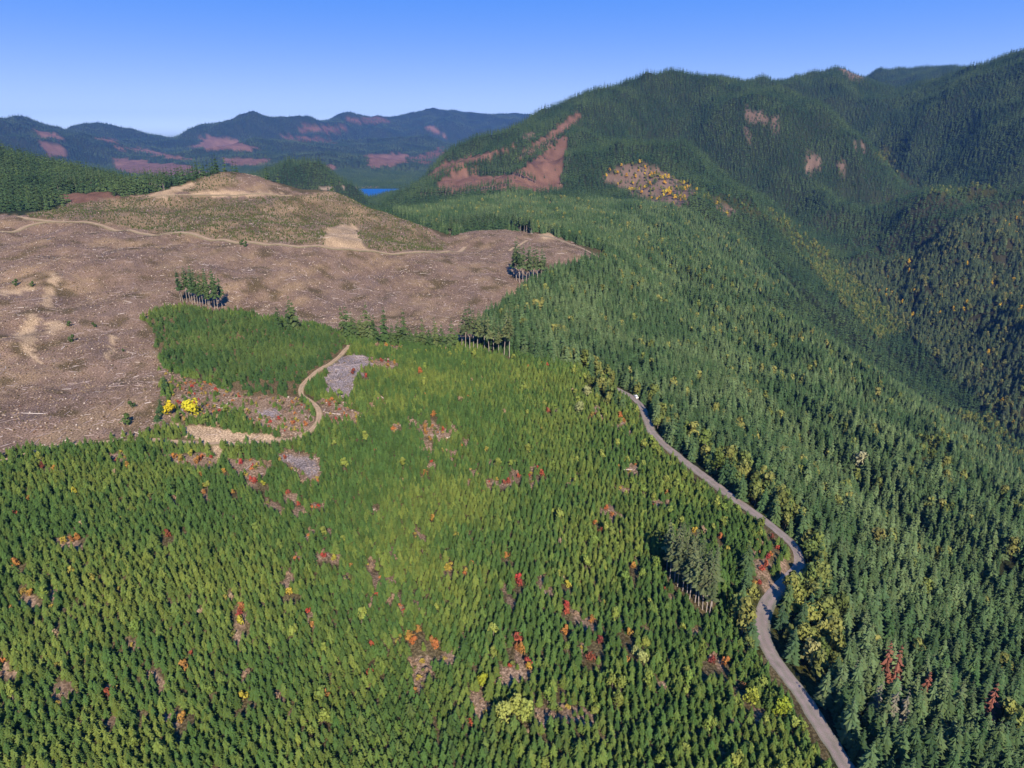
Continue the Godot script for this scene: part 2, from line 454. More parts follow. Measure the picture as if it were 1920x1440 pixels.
# whorls of drooping boughs round a stem, unit metres
func conifer(h: float, rad: float, base: float, whorls: int, per: int, rng: RandomNumberGenerator, ragged := 0.25) -> Array:
	var v := PackedVector3Array()
	var n := PackedVector3Array()
	var c := PackedColorArray()
	for i in whorls:
		var t := (i + rng.randf_range(-0.3, 0.3)) / (whorls - 0.5)
		t = clampf(t, 0.0, 0.97)
		var y := h * (base + (1.0 - base) * t)
		var r := rad * pow(1.0 - t, 0.75) + 0.04 * rad
		var k := per if t < 0.7 else per - 2
		var a0 := rng.randf() * TAU
		for j in k:
			var a := a0 + TAU * j / k + rng.randf_range(-0.3, 0.3)
			var rr := r * rng.randf_range(1.0 - ragged * 1.6, 1.0 + ragged)
			var out := Vector3(cos(a), 0, sin(a))
			var side := Vector3(-sin(a), 0, cos(a))
			var dip := rng.randf_range(0.25, 0.6)
			var root := Vector3(0, y + 0.12 * rr, 0)
			var tip := out * rr + Vector3(0, y - dip * rr, 0)
			var mid := root.lerp(tip, 0.55)
			var w := rr * rng.randf_range(0.2, 0.34)
			var own := rng.randf_range(0.72, 1.28)   # every bough has its own tone
			var tone := Color(own * rng.randf_range(0.9, 1.15), own, own * rng.randf_range(0.85, 1.1))
			var l := mid + side * w - Vector3(0, 0.22 * rr, 0)
			var q := mid - side * w - Vector3(0, 0.22 * rr, 0)
			var top := mid + Vector3(0, 0.1 * rr, 0)
			for f in [[root, top, l], [top, tip, l], [root, q, top], [top, q, tip]]:
				var nn: Vector3 = ((f[1] - f[0]).cross(f[2] - f[0])).normalized()
				if nn.y < 0:
					nn = -nn
				nn = (nn + out * 0.25).normalized()
				v.append_array([f[0], f[2], f[1]])
				n.append_array([nn, nn, nn])
				c.append_array([tone, tone, tone])
	return [v, n, c]

func stem(h: float, r: float, sides := 5) -> Array:
	var v := PackedVector3Array()
	var n := PackedVector3Array()
	for j in sides:
		var a := TAU * j / sides
		var b := TAU * (j + 1) / sides
		var p := Vector3(cos(a), 0, sin(a))
		var q := Vector3(cos(b), 0, sin(b))
		var low := Vector3(0, -1.5, 0)
		var mid := Vector3(0, h * 0.55, 0)
		for f in [[p * r + low, q * r + low, q * r * 0.6 + mid], [p * r + low, q * r * 0.6 + mid, p * r * 0.6 + mid], [p * r * 0.6 + mid, q * r * 0.6 + mid, Vector3(0, h, 0)]]:
			v.append_array([f[0], f[2], f[1]])
			n.append_array([p, (p + q).normalized(), q])
	return [v, n]

# leaf sprays over a few rounded lobes
func leafy(h: float, rad: float, lobes: int, leaves: int, size: float, rng: RandomNumberGenerator, low := 0.35) -> Array:
	var v := PackedVector3Array()
	var n := PackedVector3Array()
	var c := []
	for i in lobes:
		var a := rng.randf() * TAU
		var t := rng.randf()
		var y := h * lerpf(low, 0.85, t)
		var d := rad * rng.randf_range(0.15, 0.62) * (1.0 - 0.55 * t)
		c.append([Vector3(cos(a) * d, y, sin(a) * d), rad * rng.randf_range(0.38, 0.6) * (1.0 - 0.25 * t)])
	for i in leaves:
		var b = c[i % lobes]
		var dir := Vector3(rng.randfn(), rng.randfn() + 0.25, rng.randfn()).normalized()
		var p: Vector3 = b[0] + dir * b[1] * rng.randf_range(0.72, 1.08)
		var nn := (dir + Vector3(rng.randfn(), rng.randfn(), rng.randfn()) * 0.35).normalized()
		var s := nn.cross(Vector3(rng.randfn(), rng.randfn(), rng.randfn())).normalized() * size * rng.randf_range(0.6, 1.3)
		var t := nn.cross(s) * rng.randf_range(0.5, 0.9)
		for f in [[p - s, p + t, p + s], [p - s, p + s, p - t * 1.1]]:
			v.append_array(f)
			n.append_array([nn, nn, nn])
	return [v, n]

func joined(parts: Array, mats: Array) -> ArrayMesh:
	var m := ArrayMesh.new()
	for i in parts.size():
		mesh_of(parts[i][0], parts[i][1], mats[i], m, parts[i][2] if parts[i].size() > 2 else PackedColorArray())
	return m

func mass_of(called: String, label: String, category: String) -> Node3D:
	var o := Node3D.new()
	put(o, called)
	tag(o, label, category)
	o.set_meta("kind", "stuff")
	return o

func multi(called: String, mesh: Mesh, where: Array, tints: Array, label: String, category: String, parent: Node = self):
	if where.is_empty():
		return
	var mm := MultiMesh.new()
	mm.transform_format = MultiMesh.TRANSFORM_3D
	mm.use_colors = true
	mm.mesh = mesh
	mm.instance_count = where.size()
	for i in where.size():
		mm.set_instance_transform(i, where[i])
		mm.set_instance_color(i, tints[i])
	var o := MultiMeshInstance3D.new()
	o.multimesh = mm
	put(o, called, parent)
	o.set_meta("kind", "stuff")
	if parent == self:
		tag(o, label, category)

func spin(p: Vector3, s: float, tall: float, rng: RandomNumberGenerator) -> Transform3D:
	return Transform3D(Basis(Vector3(1, 0, 0), rng.randfn() * 0.035) * Basis(Vector3(0, 0, 1), rng.randfn() * 0.035) * Basis(Vector3.UP, rng.randf() * TAU) * Basis.from_scale(Vector3(s, s * tall, s)), p)

# ---------------------------------------------------------------- ground
const ROADS := [
	["road", 6.4, [1120,716, 1150,727,1170,737,1185,745,1203,764,1214,790,1226,815,1262,848,1300,878,1340,908,1375,935,1410,960,1450,990,1484,1020,1496,1050,1489,1072,1460,1100,1438,1130,1428,1165,1431,1195,1450,1235,1480,1275,1510,1315,1535,1357,1575,1420,1620,1490]],
	["dirt_track", 3.6, [655,648,648,656,625,678,590,700,568,722,565,740,580,752,595,765,598,785,585,805,555,822,500,829,430,832,350,830,250,827,150,833,80,843,0,865,-120,895]],
	["haul_road", 7.0, [36,406,60,411,120,416,200,426,300,440,400,450,450,455,540,460,620,465,700,470,760,474,820,473,872,463]],
	["spur_track", 6.0, [-120,440,0,434,50,424,96,415]],
	["ridge_road", 6.0, [1012,442,1040,447,1075,460,1100,470,1120,481,1133,493]],
	["knoll_track", 4.5, [275,371,310,367,400,366,480,363,548,366]],
	["landing_track", 5.0, [955,471,970,462,988,451]],
	["far_road", 5.0, [1005,362,1020,372,1032,384,1024,397,1042,407]],
]
var on_road := {}
var road_pts := []

func lay_roads():
	for r in ROADS:
		var pts := []
		var p: Array = r[2]
		for k in range(0, p.size(), 2):
			var q := hit(p[k], p[k + 1], 120.0)
			if q.is_finite():
				pts.append(q)
		var cur := Curve3D.new()
		for k in pts.size():
			var tan: Vector3 = ((pts[mini(k + 1, pts.size() - 1)] - pts[maxi(k - 1, 0)]) as Vector3) / 6.0
			cur.add_point(pts[k], -tan, tan)
		cur.bake_interval = 2.0
		var line := cur.get_baked_points()
		road_pts.append([r[0], r[1], line])
		for q in line:
			var w: float = r[1] * 0.5 + 1.0
			for dx in range(-5, 6):
				for dz in range(-5, 6):
					if Vector2(dx, dz).length() <= w:
						on_road[Vector2i(int(round(q.x)) + dx, int(round(q.z)) + dz)] = true

func road_here(p: Vector3) -> bool:
	return on_road.has(Vector2i(int(round(p.x)), int(round(p.z))))

func build_roads():
	var m := ground_material(Vector3(0.13, 0.13, 0.13), 5, 0.8)
	for r in road_pts:
		var line: PackedVector3Array = r[2]
		var v := PackedVector3Array()
		var c := PackedColorArray()
		var n := PackedVector3Array()
		var base := Color(0.29, 0.255, 0.235) if r[0] == "road" else Color(0.36, 0.28, 0.2) if r[0] in ["ridge_road", "far_road"] else Color(0.46, 0.345, 0.225)
		const ACROSS := 10
		for k in line.size():
			var d := line[mini(k + 2, line.size() - 1)] - line[maxi(k - 2, 0)]
			var side := Vector3(-d.z, 0, d.x).normalized()
			var wide: float = r[1] * (1.0 + 0.12 * n_spot.get_noise_2d(k * 3.0, 77.0))
			var mid := ground(line[k].x, line[k].z)
			for j in ACROSS + 1:
				var s := (j / float(ACROSS) - 0.5) * wide
				var q := line[k] + side * s
				q.y = lerpf(ground(q.x, q.z), mid, 0.5) + (0.4 if j > 0 and j < ACROSS else -0.4)
				v.append(q)
				n.append(Vector3.UP)
				var rut := 1.12 if j in [3, 7] else 0.92 if j == 5 else 0.72 if j < 2 or j > 8 else 1.0
				rut *= 1.0 + 0.25 * n_spot.get_noise_2d(q.x * 5.0, q.z * 5.0)
				var g := 1.0 + 0.18 * n_spot.get_noise_2d(q.x * 2.0, q.z * 2.0)
				c.append(Color(base.r * g * rut, base.g * g * lerpf(1.0, rut, 0.6), base.b * g * rut))
		var idx := PackedInt32Array()
		for k in line.size() - 1:
			for j in ACROSS:
				var a := k * (ACROSS + 1) + j
				idx.append_array([a, a + ACROSS + 1, a + 1, a + 1, a + ACROSS + 1, a + ACROSS + 2])
		var arr := []
		arr.resize(Mesh.ARRAY_MAX)
		arr[Mesh.ARRAY_VERTEX] = v
		arr[Mesh.ARRAY_NORMAL] = n
		arr[Mesh.ARRAY_COLOR] = c
		arr[Mesh.ARRAY_INDEX] = idx
		var mesh := ArrayMesh.new()
		mesh.add_surface_from_arrays(Mesh.PRIMITIVE_TRIANGLES, arr)
		var o := MeshInstance3D.new()
		o.mesh = mesh
		o.material_override = m
		put(o, r[0])
		o.set_meta("kind", "structure")

func ground_material(scale: Vector3, s: int, low: float) -> StandardMaterial3D:
	var m := tinted(1.0)
	m.metallic_specular = 0.1
	var nz := FastNoiseLite.new()
	noise_setup(nz, 14.0, FastNoiseLite.TYPE_SIMPLEX_SMOOTH, s, 5)
	nz.fractal_gain = 0.75
	var t := NoiseTexture2D.new()
	t.width = 512
	t.height = 512
	t.seamless = true
	t.noise = nz
	var g := Gradient.new()
	g.set_color(0, Color(low * 0.6, low * 0.55, low * 0.5))
	g.set_color(1, Color(1, 1, 1))
	g.add_point(0.45, Color(low, low * 0.97, low * 0.93))
	g.add_point(0.7, Color(0.93, 0.91, 0.9))
	t.color_ramp = g
	m.albedo_texture = t
	m.uv1_triplanar = true
	m.uv1_world_triplanar = true
	m.uv1_scale = scale
	return m

const TONE := {
	YOUNG: [0.15, 0.125, 0.07], OLD: [0.05, 0.06, 0.03], BARE: [0.31, 0.222, 0.165], REPLANT: [0.26, 0.2, 0.125], SOIL: [0.6, 0.45, 0.29], ROCK: [0.38, 0.33, 0.33],
	DARKYOUNG: [0.2, 0.155, 0.085], OPEN: [0.33, 0.24, 0.17], WILD: [0.06, 0.06, 0.035], CUT: [0.26, 0.15, 0.11], OUTCROP: [0.25, 0.18, 0.14], MIDYOUNG: [0.05, 0.08, 0.03],
	FOREST: [0.04, 0.055, 0.03], SAND: [0.4, 0.32, 0.25], LEAFY: [0.08, 0.085, 0.03], FARCUT: [0.26, 0.15, 0.11], FARBROWN: [0.2, 0.11, 0.07], PALE: [0.3, 0.24, 0.18],
}

func build_terrain():
	var verts := PackedVector3Array()
	var norms := PackedVector3Array()
	var cols := PackedColorArray()
	verts.resize(NA * NR)
	norms.resize(NA * NR)
	cols.resize(NA * NR)
	for i in NR:
		var r := R0 * exp(dLR * (i + 0.5))
		for j in NA:
			var a := AZ0 + dAZ * (j + 0.5)
			var p := Vector3(r * sin(a), hgt[i * NA + j], -r * cos(a))
			verts[i * NA + j] = p
			var kind := cover(p)
			var t: Array = TONE[kind]
			var f := 1.0 + 0.35 * n_spot.get_noise_2d(p.x, p.z) + 0.3 * n_patch.get_noise_2d(p.x, p.z)
			var c := Color(t[0] * f, t[1] * f, t[2] * f)
			if kind == BARE or kind == REPLANT:
				var warm := 0.75 * n_patch.get_noise_2d(p.x * 1.1 + 300.0, p.z * 1.1) + 0.6 * n_patch.get_noise_2d((p.x + 0.4 * p.z) * 4.5, (p.z - 0.4 * p.x) * 0.7) + 0.35 * n_spot.get_noise_2d(p.x * 1.3 + 90.0, p.z * 1.3)
				if warm > 0.08:
					c = c.lerp(Color(0.44, 0.32, 0.2), clampf((warm - 0.08) * 2.4, 0.0, 0.8))
				elif warm < -0.25:
					c = c.lerp(Color(0.25, 0.19, 0.165), clampf((-warm - 0.25) * 2.5, 0.0, 0.8))
				var mossy := n_patch.get_noise_2d(p.x * 2.3 - 900.0, p.z * 2.3)
				if mossy > 0.2:
					c = c.lerp(Color(0.13, 0.105, 0.05), clampf((mossy - 0.2) * 3.0, 0.0, 0.75))
			cols[i * NA + j] = c
	for i in NR:
		for j in NA:
			var k := i * NA + j
			var e := verts[k + (1 if j < NA - 1 else 0)] - verts[k - (1 if j > 0 else 0)]
			var f := verts[k + (NA if i < NR - 1 else 0)] - verts[k - (NA if i > 0 else 0)]
			norms[k] = e.cross(f).normalized()
	var idx := PackedInt32Array()
	idx.resize((NA - 1) * (NR - 1) * 6)
	var q := 0
	for i in NR - 1:
		for j in NA - 1:
			var k := i * NA + j
			idx[q] = k; idx[q + 1] = k + NA; idx[q + 2] = k + 1
			idx[q + 3] = k + 1; idx[q + 4] = k + NA; idx[q + 5] = k + NA + 1
			q += 6
	var arr := []
	arr.resize(Mesh.ARRAY_MAX)
	arr[Mesh.ARRAY_VERTEX] = verts
	arr[Mesh.ARRAY_NORMAL] = norms
	arr[Mesh.ARRAY_COLOR] = cols
	arr[Mesh.ARRAY_INDEX] = idx
	var mesh := ArrayMesh.new()
	mesh.add_surface_from_arrays(Mesh.PRIMITIVE_TRIANGLES, arr)
	var o := MeshInstance3D.new()
	o.mesh = mesh
	o.material_override = ground_material(Vector3(0.021, 0.021, 0.021), 21, 0.62)
	put(o, "terrain")
	o.set_meta("kind", "structure")

func build_lake():
	var m := mat(Color(0.006, 0.07, 0.22), 0.4)
	m.metallic_specular = 0.2
	var p := PlaneMesh.new()
	p.size = Vector2(1100, 1000)
	var o := MeshInstance3D.new()
	o.mesh = p
	o.material_override = m
	o.position = Vector3(-850, -85, -3250)
	put(o, "lake")
	o.set_meta("kind", "structure")

# ---------------------------------------------------------------- plants
var horizon := PackedFloat32Array()
func find_horizon():
	horizon.resize(NA * NR)
	for j in NA:
		var best := -9.0
		for i in NR:
			var r := R0 * exp(dLR * (i + 0.5))
			horizon[i * NA + j] = best
			best = maxf(best, (hgt[i * NA + j] - EYE.y) / r)

func seen(p: Vector3, tall: float) -> bool:
	var q := pixel(p)
	if q.x < -90.0 or q.x > 2010.0 or q.y > 1540.0 or q.y < 0.0:
		return false
	var r := sqrt(p.x * p.x + p.z * p.z)
	var i := clampi(int(log(r / R0) / dLR), 0, NR - 1)
	var j := clampi(int((atan2(p.x, -p.z) - AZ0) / dAZ), 0, NA - 1)
	return (p.y + tall - EYE.y) / r > horizon[i * NA + j]

func in_view(p: Vector3) -> bool:
	var q := pixel(p)
	return q.x > 8.0 and q.x < 1912.0 and q.y < 1425.0 and q.y > 0.0

const SINGLES := 300
func tone_word(c: Color) -> String:
	if c.r > c.g * 2.2:
		return "red" if c.b < c.r * 0.2 else "brown"
	if c.r > c.g * 1.4:
		return "orange" if c.g < c.r * 0.5 else "golden"
	if c.r > c.g * 0.88:
		return "yellow"
	if c.r > c.g * 0.62:
		return "yellow-green"
	return "dark green" if c.g < 0.075 else "fresh green"

func spot_word(p: Vector3) -> String:
	for k in [4.0, 7.0]:
		for j in 8:
			if road_here(p + Vector3(cos(j * TAU / 8), 0, sin(j * TAU / 8)) * k):
				return " beside the road"
	for q in [[OPEN, " next to a bare gap"], [ROCK, " next to pale rubble"], [LEAFY, " near broadleaf trees"]]:
		for j in 6:
			var e := p + Vector3(cos(j * TAU / 6), 0, sin(j * TAU / 6)) * 5.0
			e.y = ground(e.x, e.z)
			if cover(e) == q[0]:
				return q[1]
	return ""

# the nearest of a kind become things with a trunk and a crown of their own, the rest one mass
func stand(kind: String, mass: String, where: Array, tints: Array, forms: Array, label: String, mass_label: String, category: String, group: String, singles := SINGLES):
	var order := range(where.size())
	var near_by := []
	for i in order:
		if in_view(where[i].origin):
			near_by.append([where[i].origin.distance_squared_to(EYE), i])
	near_by.sort_custom(func(a, b): return a[0] < b[0])
	var alone := {}
	var tone_mats := {}
	var typical := 0.0
	for q in near_by:
		typical += where[q[1]].basis.get_scale().y / near_by.size()
	for k in mini(singles, near_by.size()):
		var i: int = near_by[k][1]
		alone[i] = true
		var f = forms[i % forms.size()]
		var o := Node3D.new()
		o.transform = where[i]
		put(o, kind)
		var sy: float = where[i].basis.get_scale().y
		var size := "tall" if sy > typical * 1.12 else "low" if sy < typical * 0.86 else "middling"
		tag(o, "%s %s %s%s" % [size, tone_word(tints[i]), label, spot_word(where[i].origin)], category, group)
		var tr := MeshInstance3D.new()
		tr.mesh = f.trunk
		put(tr, "trunk", o)
		var cr := MeshInstance3D.new()
		cr.mesh = f.crown
		var c: Color = tints[i]
		var key := Vector3i(int(c.r * 150), int(c.g * 150), int(c.b * 200))
		if not tone_mats.has(key):
			tone_mats[key] = mat(Color(key.x / 150.0 + 0.003, key.y / 150.0 + 0.003, key.z / 200.0 + 0.002))
		cr.material_override = tone_mats[key]
		put(cr, "crown", o)
	var whole := mass_of(mass, mass_label, category)
	for q in forms.size():
		var w := []
		var t := []
		for i in where.size():
			if i % forms.size() == q and not alone.has(i):
				w.append(where[i])
				t.append(tints[i])
		multi("plants", forms[q].whole, w, t, mass_label, category, whole)

func form(crown: Array, trunk: Array, bark: Material, leaf: Material) -> Dictionary:
	return {"crown": mesh_of(crown[0], crown[1], leaf, null, crown[2] if crown.size() > 2 else PackedColorArray()), "trunk": mesh_of(trunk[0], trunk[1], bark), "whole": joined([crown, trunk], [leaf, bark])}

func vary(a: Color, b: Color, t: float, spread: float, rng: RandomNumberGenerator) -> Color:
	var c := a.lerp(b, clampf(t, 0.0, 1.0))
	var f := 1.0 + rng.randf_range(-spread, spread)
	return Color(c.r * f, c.g * f, c.b * f)

# shrubs picked out one by one: pixel, pixel, size, colour
const RED := Color(0.27, 0.048, 0.033)
const ORANGE := Color(0.28, 0.112, 0.033)
const GOLD := Color(0.28, 0.2, 0.03)
const DARKRED := Color(0.15, 0.035, 0.025)
const PICKED := [
	[452,867,1.2,RED],[477,903,1.3,RED],[470,897,1.0,RED],[420,883,1.1,ORANGE],[328,857,1.7,ORANGE],[338,862,1.5,ORANGE],[370,863,1.7,ORANGE],[376,858,1.3,ORANGE],[358,850,1.4,GOLD],[80,875,1.3,DARKRED],[103,877,1.2,ORANGE],[220,860,1.0,RED],[240,873,1.2,ORANGE],[535,858,1.1,RED],[540,923,1.1,RED],[383,923,1.0,ORANGE],[437,922,1.0,ORANGE],[493,907,1.2,GOLD],[618,758,1.2,RED],
	[788,697,1.7,ORANGE],[797,803,1.6,ORANGE],[799,812,1.4,ORANGE],[805,822,1.2,ORANGE],[813,777,1.5,ORANGE],[953,903,1.5,RED],[946,905,1.2,RED],[1017,888,1.5,RED],[973,893,1.2,RED],[1163,780,1.7,ORANGE],[1170,788,1.4,ORANGE],[1028,770,1.6,RED],[1110,777,1.2,ORANGE],[798,888,1.4,ORANGE],[715,675,1.5,RED],[740,680,1.3,ORANGE],[728,684,1.2,ORANGE],[664,698,1.7,DARKRED],[686,704,1.2,RED],
	[973,1083,1.6,RED],[975,1093,1.4,RED],[1062,1135,1.4,RED],[1062,1147,1.4,RED],[1060,1183,1.4,ORANGE],[1110,1163,1.2,ORANGE],[972,1200,1.7,RED],[977,1222,1.7,ORANGE],[968,1215,1.2,ORANGE],[988,1246,1.7,RED],[992,1252,1.2,GOLD],[768,1195,1.7,ORANGE],[778,1205,1.5,ORANGE],[785,1183,1.2,ORANGE],[811,1206,1.6,ORANGE],[816,1212,1.4,ORANGE],[812,972,1.4,ORANGE],[1125,1202,1.4,DARKRED],[1107,1235,1.6,DARKRED],[1180,1190,1.4,ORANGE],[840,1067,1.4,GOLD],[950,1043,1.1,ORANGE],[1117,980,1.2,ORANGE],[1187,1062,1.2,ORANGE],[1063,1097,1.4,GOLD],[1137,953,1.2,ORANGE],
	[453,1143,1.5,ORANGE],[450,1152,1.2,RED],[452,1168,1.5,GOLD],[133,1013,1.2,ORANGE],[120,1015,1.3,GOLD],[146,1010,1.2,ORANGE],[32,1060,1.4,ORANGE],[45,1110,1.2,ORANGE],[58,1110,1.2,ORANGE],[313,1003,1.3,DARKRED],[140,923,1.3,GOLD],[607,1043,1.4,RED],[627,1047,1.2,GOLD],[457,1310,1.7,GOLD],[543,1110,1.4,GOLD],[343,1347,1.4,ORANGE],[560,945,1.0,RED],
	[1436,1060,1.3,RED],[1428,1066,1.2,RED],[1440,1044,1.2,RED],[1444,1040,1.1,ORANGE],[1448,1006,1.1,DARKRED],[1458,1026,1.0,RED],[1412,1102,1.5,ORANGE],[1335,1240,1.4,DARKRED],[1360,1242,1.5,ORANGE],[1393,1287,1.4,ORANGE],[1303,993,1.4,GOLD],[1352,1007,1.4,ORANGE],[1424,1092,1.0,RED],
]
var kept_free := {}
func clear_ground(p: Vector3, radius: float, ahead: float):
	var d := Vector2(-p.x, -p.z).normalized()
	for k in int(ahead) + 1:
		for dx in range(-3, 4):
			for dz in range(-3, 4):
				if dx * dx + dz * dz <= radius * radius:
					kept_free[Vector2i(int(round(p.x + d.x * k)) + dx, int(round(p.z + d.y * k)) + dz)] = true

# trees that stand out one by one
func lone(called: String, f: Dictionary, p: Vector3, s: float, tall: float, tint: Color, label: String, category: String, group: String, rng: RandomNumberGenerator) -> Node3D:
	var o := Node3D.new()
	o.transform = spin(p, s, tall, rng)
	put(o, called)
	tag(o, label, category, group)
	var tr := MeshInstance3D.new()
	tr.mesh = f.trunk
	put(tr, "trunk", o)
	var cr := MeshInstance3D.new()
	cr.mesh = f.crown
	cr.material_override = mat(tint)
	put(cr, "crown", o)
	clear_ground(p, 1.6, 2.0)
	return o

const GROVE := [339,565,344,568,351,567,357,566,367,576,372,576,376,579,382,580,390,571,394,584,397,585,403,586,409,586,417,577,365,568,399,574,361,572,386,575]
const LINE_TALL := [873,653,881,655,888,652,900,647,935,662,955,667,917,660,866,650,895,655,908,655,945,664,925,658]
const LINE_LOW := [648,628,655,632,662,630,668,636,675,633,681,636,688,634,695,639,702,640,720,640,735,642,748,640,760,642,770,645,782,646,795,647,806,650,818,648,830,651,845,650,855,652,525,616,540,618,547,614,555,618]
const CLUMP := [963,520,968,526,974,530,980,533,986,531,992,533,1000,531,1008,528,1014,531,1020,524,966,512,975,518]
const STAND := [1250,1068,1256,1085,1264,1092,1270,1100,1280,1108,1288,1116,1293,1123,1303,1130,1310,1136,1317,1143,1324,1148,1330,1153,1262,1070,1272,1080,1280,1088,1290,1095,1298,1102,1306,1110,1315,1120,1325,1130,1334,1140,1275,1062,1288,1072,1300,1085,1312,1098,1324,1112,1338,1126]
const EDGES := [[785,368,860,366,18,"in the row below the red mountain clearcut"],[860,366,960,350,26,"in the row below the red mountain clearcut"],[842,441,880,428,14,"behind the crest of the grey clearcut"],[880,428,920,421,14,"behind the crest of the grey clearcut"],[920,421,1000,440,24,"behind the crest of the grey clearcut"],
	[105,361,200,352,22,"on the dark forest hill behind the knoll"],[225,334,312,360,22,"on the dark forest hill behind the knoll"],[880,326,960,328,18,"left standing inside the red mountain clearcut"],[960,328,1005,345,12,"left standing inside the red mountain clearcut"],[975,298,1050,262,20,"left standing inside the red mountain clearcut"],[1095,225,1050,350,26,"along the straight upper side of the red clearcut"]]

func single_out():
	var rng := RandomNumberGenerator.new()
	rng.seed = 5
	for k in range(0, road_pts[0][2].size(), 2):   # the cleared verge of the gravel road
		clear_ground(road_pts[0][2][k], 3.0, 6.0)
	var leaf := tinted()
	var pale := mat(Color(0.27, 0.23, 0.2))
	var dull := mat(Color(0.17, 0.14, 0.12))
	var tall := []
	var low := []
	var round_ := []
	var small := []
	var thin := []
	for k in 3:
		tall.append(form(conifer(24.0, 2.3, 0.42, 15, 8, rng, 0.5), stem(23.5, 0.2), pale, leaf))
		low.append(form(conifer(17.0, 3.2, 0.1, 14, 9, rng, 0.4), stem(16.6, 0.22), dull, leaf))
		round_.append(form(leafy(8.0, 4.2, 11, 420, 0.55, rng, 0.25), stem(6.0, 0.2), dull, leaf))
		small.append(form(leafy(2.6, 1.6, 6, 110, 0.32, rng, 0.2), stem(1.8, 0.06), dull, leaf))
		thin.append(form(conifer(15.0, 2.6, 0.1, 13, 7, rng, 0.5), stem(12.8, 0.2), pale, leaf))
	for k in range(0, GROVE.size(), 2):
		lone("grove_fir", tall[k / 2 % 3], hit(GROVE[k], GROVE[k + 1]), rng.randf_range(1.1, 1.3), rng.randf_range(1.0, 1.25), vary(Color(0.03, 0.06, 0.02), Color(0.05, 0.075, 0.025), rng.randf(), 0.2, rng), "tall fir with bare pale trunk in the small grove left on the clearcut", "tree", "grove on the clearcut", rng)
	for k in range(0, LINE_TALL.size(), 2):
		lone("tall_fir", tall[k / 2 % 3], hit(LINE_TALL[k], LINE_TALL[k + 1] + 3), rng.randf_range(1.2, 1.5), rng.randf_range(0.85, 1.1), vary(Color(0.05, 0.07, 0.03), Color(0.075, 0.09, 0.035), rng.randf(), 0.2, rng), "tall thin fir with bare trunk in the row below the clearcut", "tree", "tall firs below the clearcut", rng)
	for k in range(0, LINE_LOW.size(), 2):
		lone("edge_fir", low[k / 2 % 3], hit(LINE_LOW[k], LINE_LOW[k + 1] + 3), rng.randf_range(0.95, 1.5), rng.randf_range(0.85, 1.15), vary(Color(0.035, 0.065, 0.02), Color(0.065, 0.085, 0.03), rng.randf(), 0.2, rng), "fir standing above the young plantation at the lower edge of the clearcut", "tree", "firs along the clearcut edge", rng)
	for k in range(0, CLUMP.size(), 2):
		lone("clump_fir", tall[k / 2 % 3], hit(CLUMP[k], CLUMP[k + 1]), rng.randf_range(1.5, 1.9), rng.randf_range(0.75, 1.05), vary(Color(0.03, 0.055, 0.02), Color(0.055, 0.075, 0.03), rng.randf(), 0.2, rng), "tall fir in the clump where clearcut and older plantation meet", "tree", "fir clump beside the older plantation", rng)
	for k in range(0, STAND.size(), 2):
		lone("stand_fir", tall[k / 2 % 3], hit(STAND[k], STAND[k + 1]), rng.randf_range(0.95, 1.2), rng.randf_range(0.75, 1.0), vary(Color(0.05, 0.07, 0.03), Color(0.085, 0.1, 0.045), rng.randf(), 0.2, rng), "tall bare-trunked fir of the dense stand inside the young plantation", "tree", "dense stand of tall firs", rng)
	for e in EDGES:
		for k in int(e[4] * 1.35):
			var f: float = (k + rng.randf()) / (e[4] * 1.35)
			var p := hit(lerpf(e[0], e[2], f) + rng.randf_range(-1, 1), lerpf(e[1], e[3], f) + rng.randf_range(-2.5, 0.5), 700.0)
			if p.is_finite() and -p.z < 4000.0:
				var size := rng.randf_range(0.9, 1.3)
				lone("forest_edge_fir", tall[k % 3], p, size, rng.randf_range(0.9, 1.15), vary(Color(0.03, 0.055, 0.022), Color(0.05, 0.075, 0.03), rng.randf(), 0.2, rng), "%s bare-trunked fir %s" % ["taller" if size > 1.1 else "shorter", e[5]], "tree", "firs of the cut forest edges", rng)
	for q in [[1658,1272,1.15],[1674,1284,1.2],[1732,1308,0.85],[1847,1352,1.2]]:
		lone("dead_fir", thin[0], hit(q[0], q[1]), q[2], 1.0, Color(0.16, 0.062, 0.042), "dead fir with rust-red needles in the older plantation", "tree", "dead red firs", rng)
		clear_ground(hit(q[0], q[1]), 3.0, 9.0)
	for q in [[1635,1345,0.9],[1662,1372,1.1],[1690,1375,1.0],[1600,1290,0.7]]:
		lone("bare_fir", thin[1], hit(q[0], q[1]), q[2], 1.2, Color(0.13, 0.12, 0.085), "thin grey half-bare fir near the road", "tree", "half-bare firs", rng)
	for q in [[319,779,0.95,1.1,Color(0.42, 0.33, 0.015)],[360,781,1.35,0.95,Color(0.38, 0.34, 0.02)]]:
		lone("yellow_tree", round_[0], hit(q[0], q[1]), q[2], q[3], q[4], "%s bright yellow round-crowned tree at the foot of the clearcut" % ("smaller" if q[2] < 1.1 else "larger"), "tree", "", rng)
	for q in [[303,775,0.75],[312,735,0.8],[296,790,0.6]]:
		lone("dark_fir", low[1], hit(q[0], q[1]), q[2], 0.8, Color(0.03, 0.06, 0.022), "dark full fir beside the yellow trees", "tree", "dark firs beside the yellow trees", rng)
	for q in [[132,612,1.6],[176,614,1.4],[135,640,1.8],[238,796,2.2],[248,766,1.7],[455,459,2.2],[461,462,2.0],[30,535,2.0],[60,537,1.6],[280,810,1.2],[232,660,0.9]]:
		lone("green_bush", small[1], hit(q[0], q[1]), q[2], 1.0, Color(0.045, 0.075, 0.02), "lone green bush on the bare clearcut", "shrub", "green bushes on the clearcut", rng)
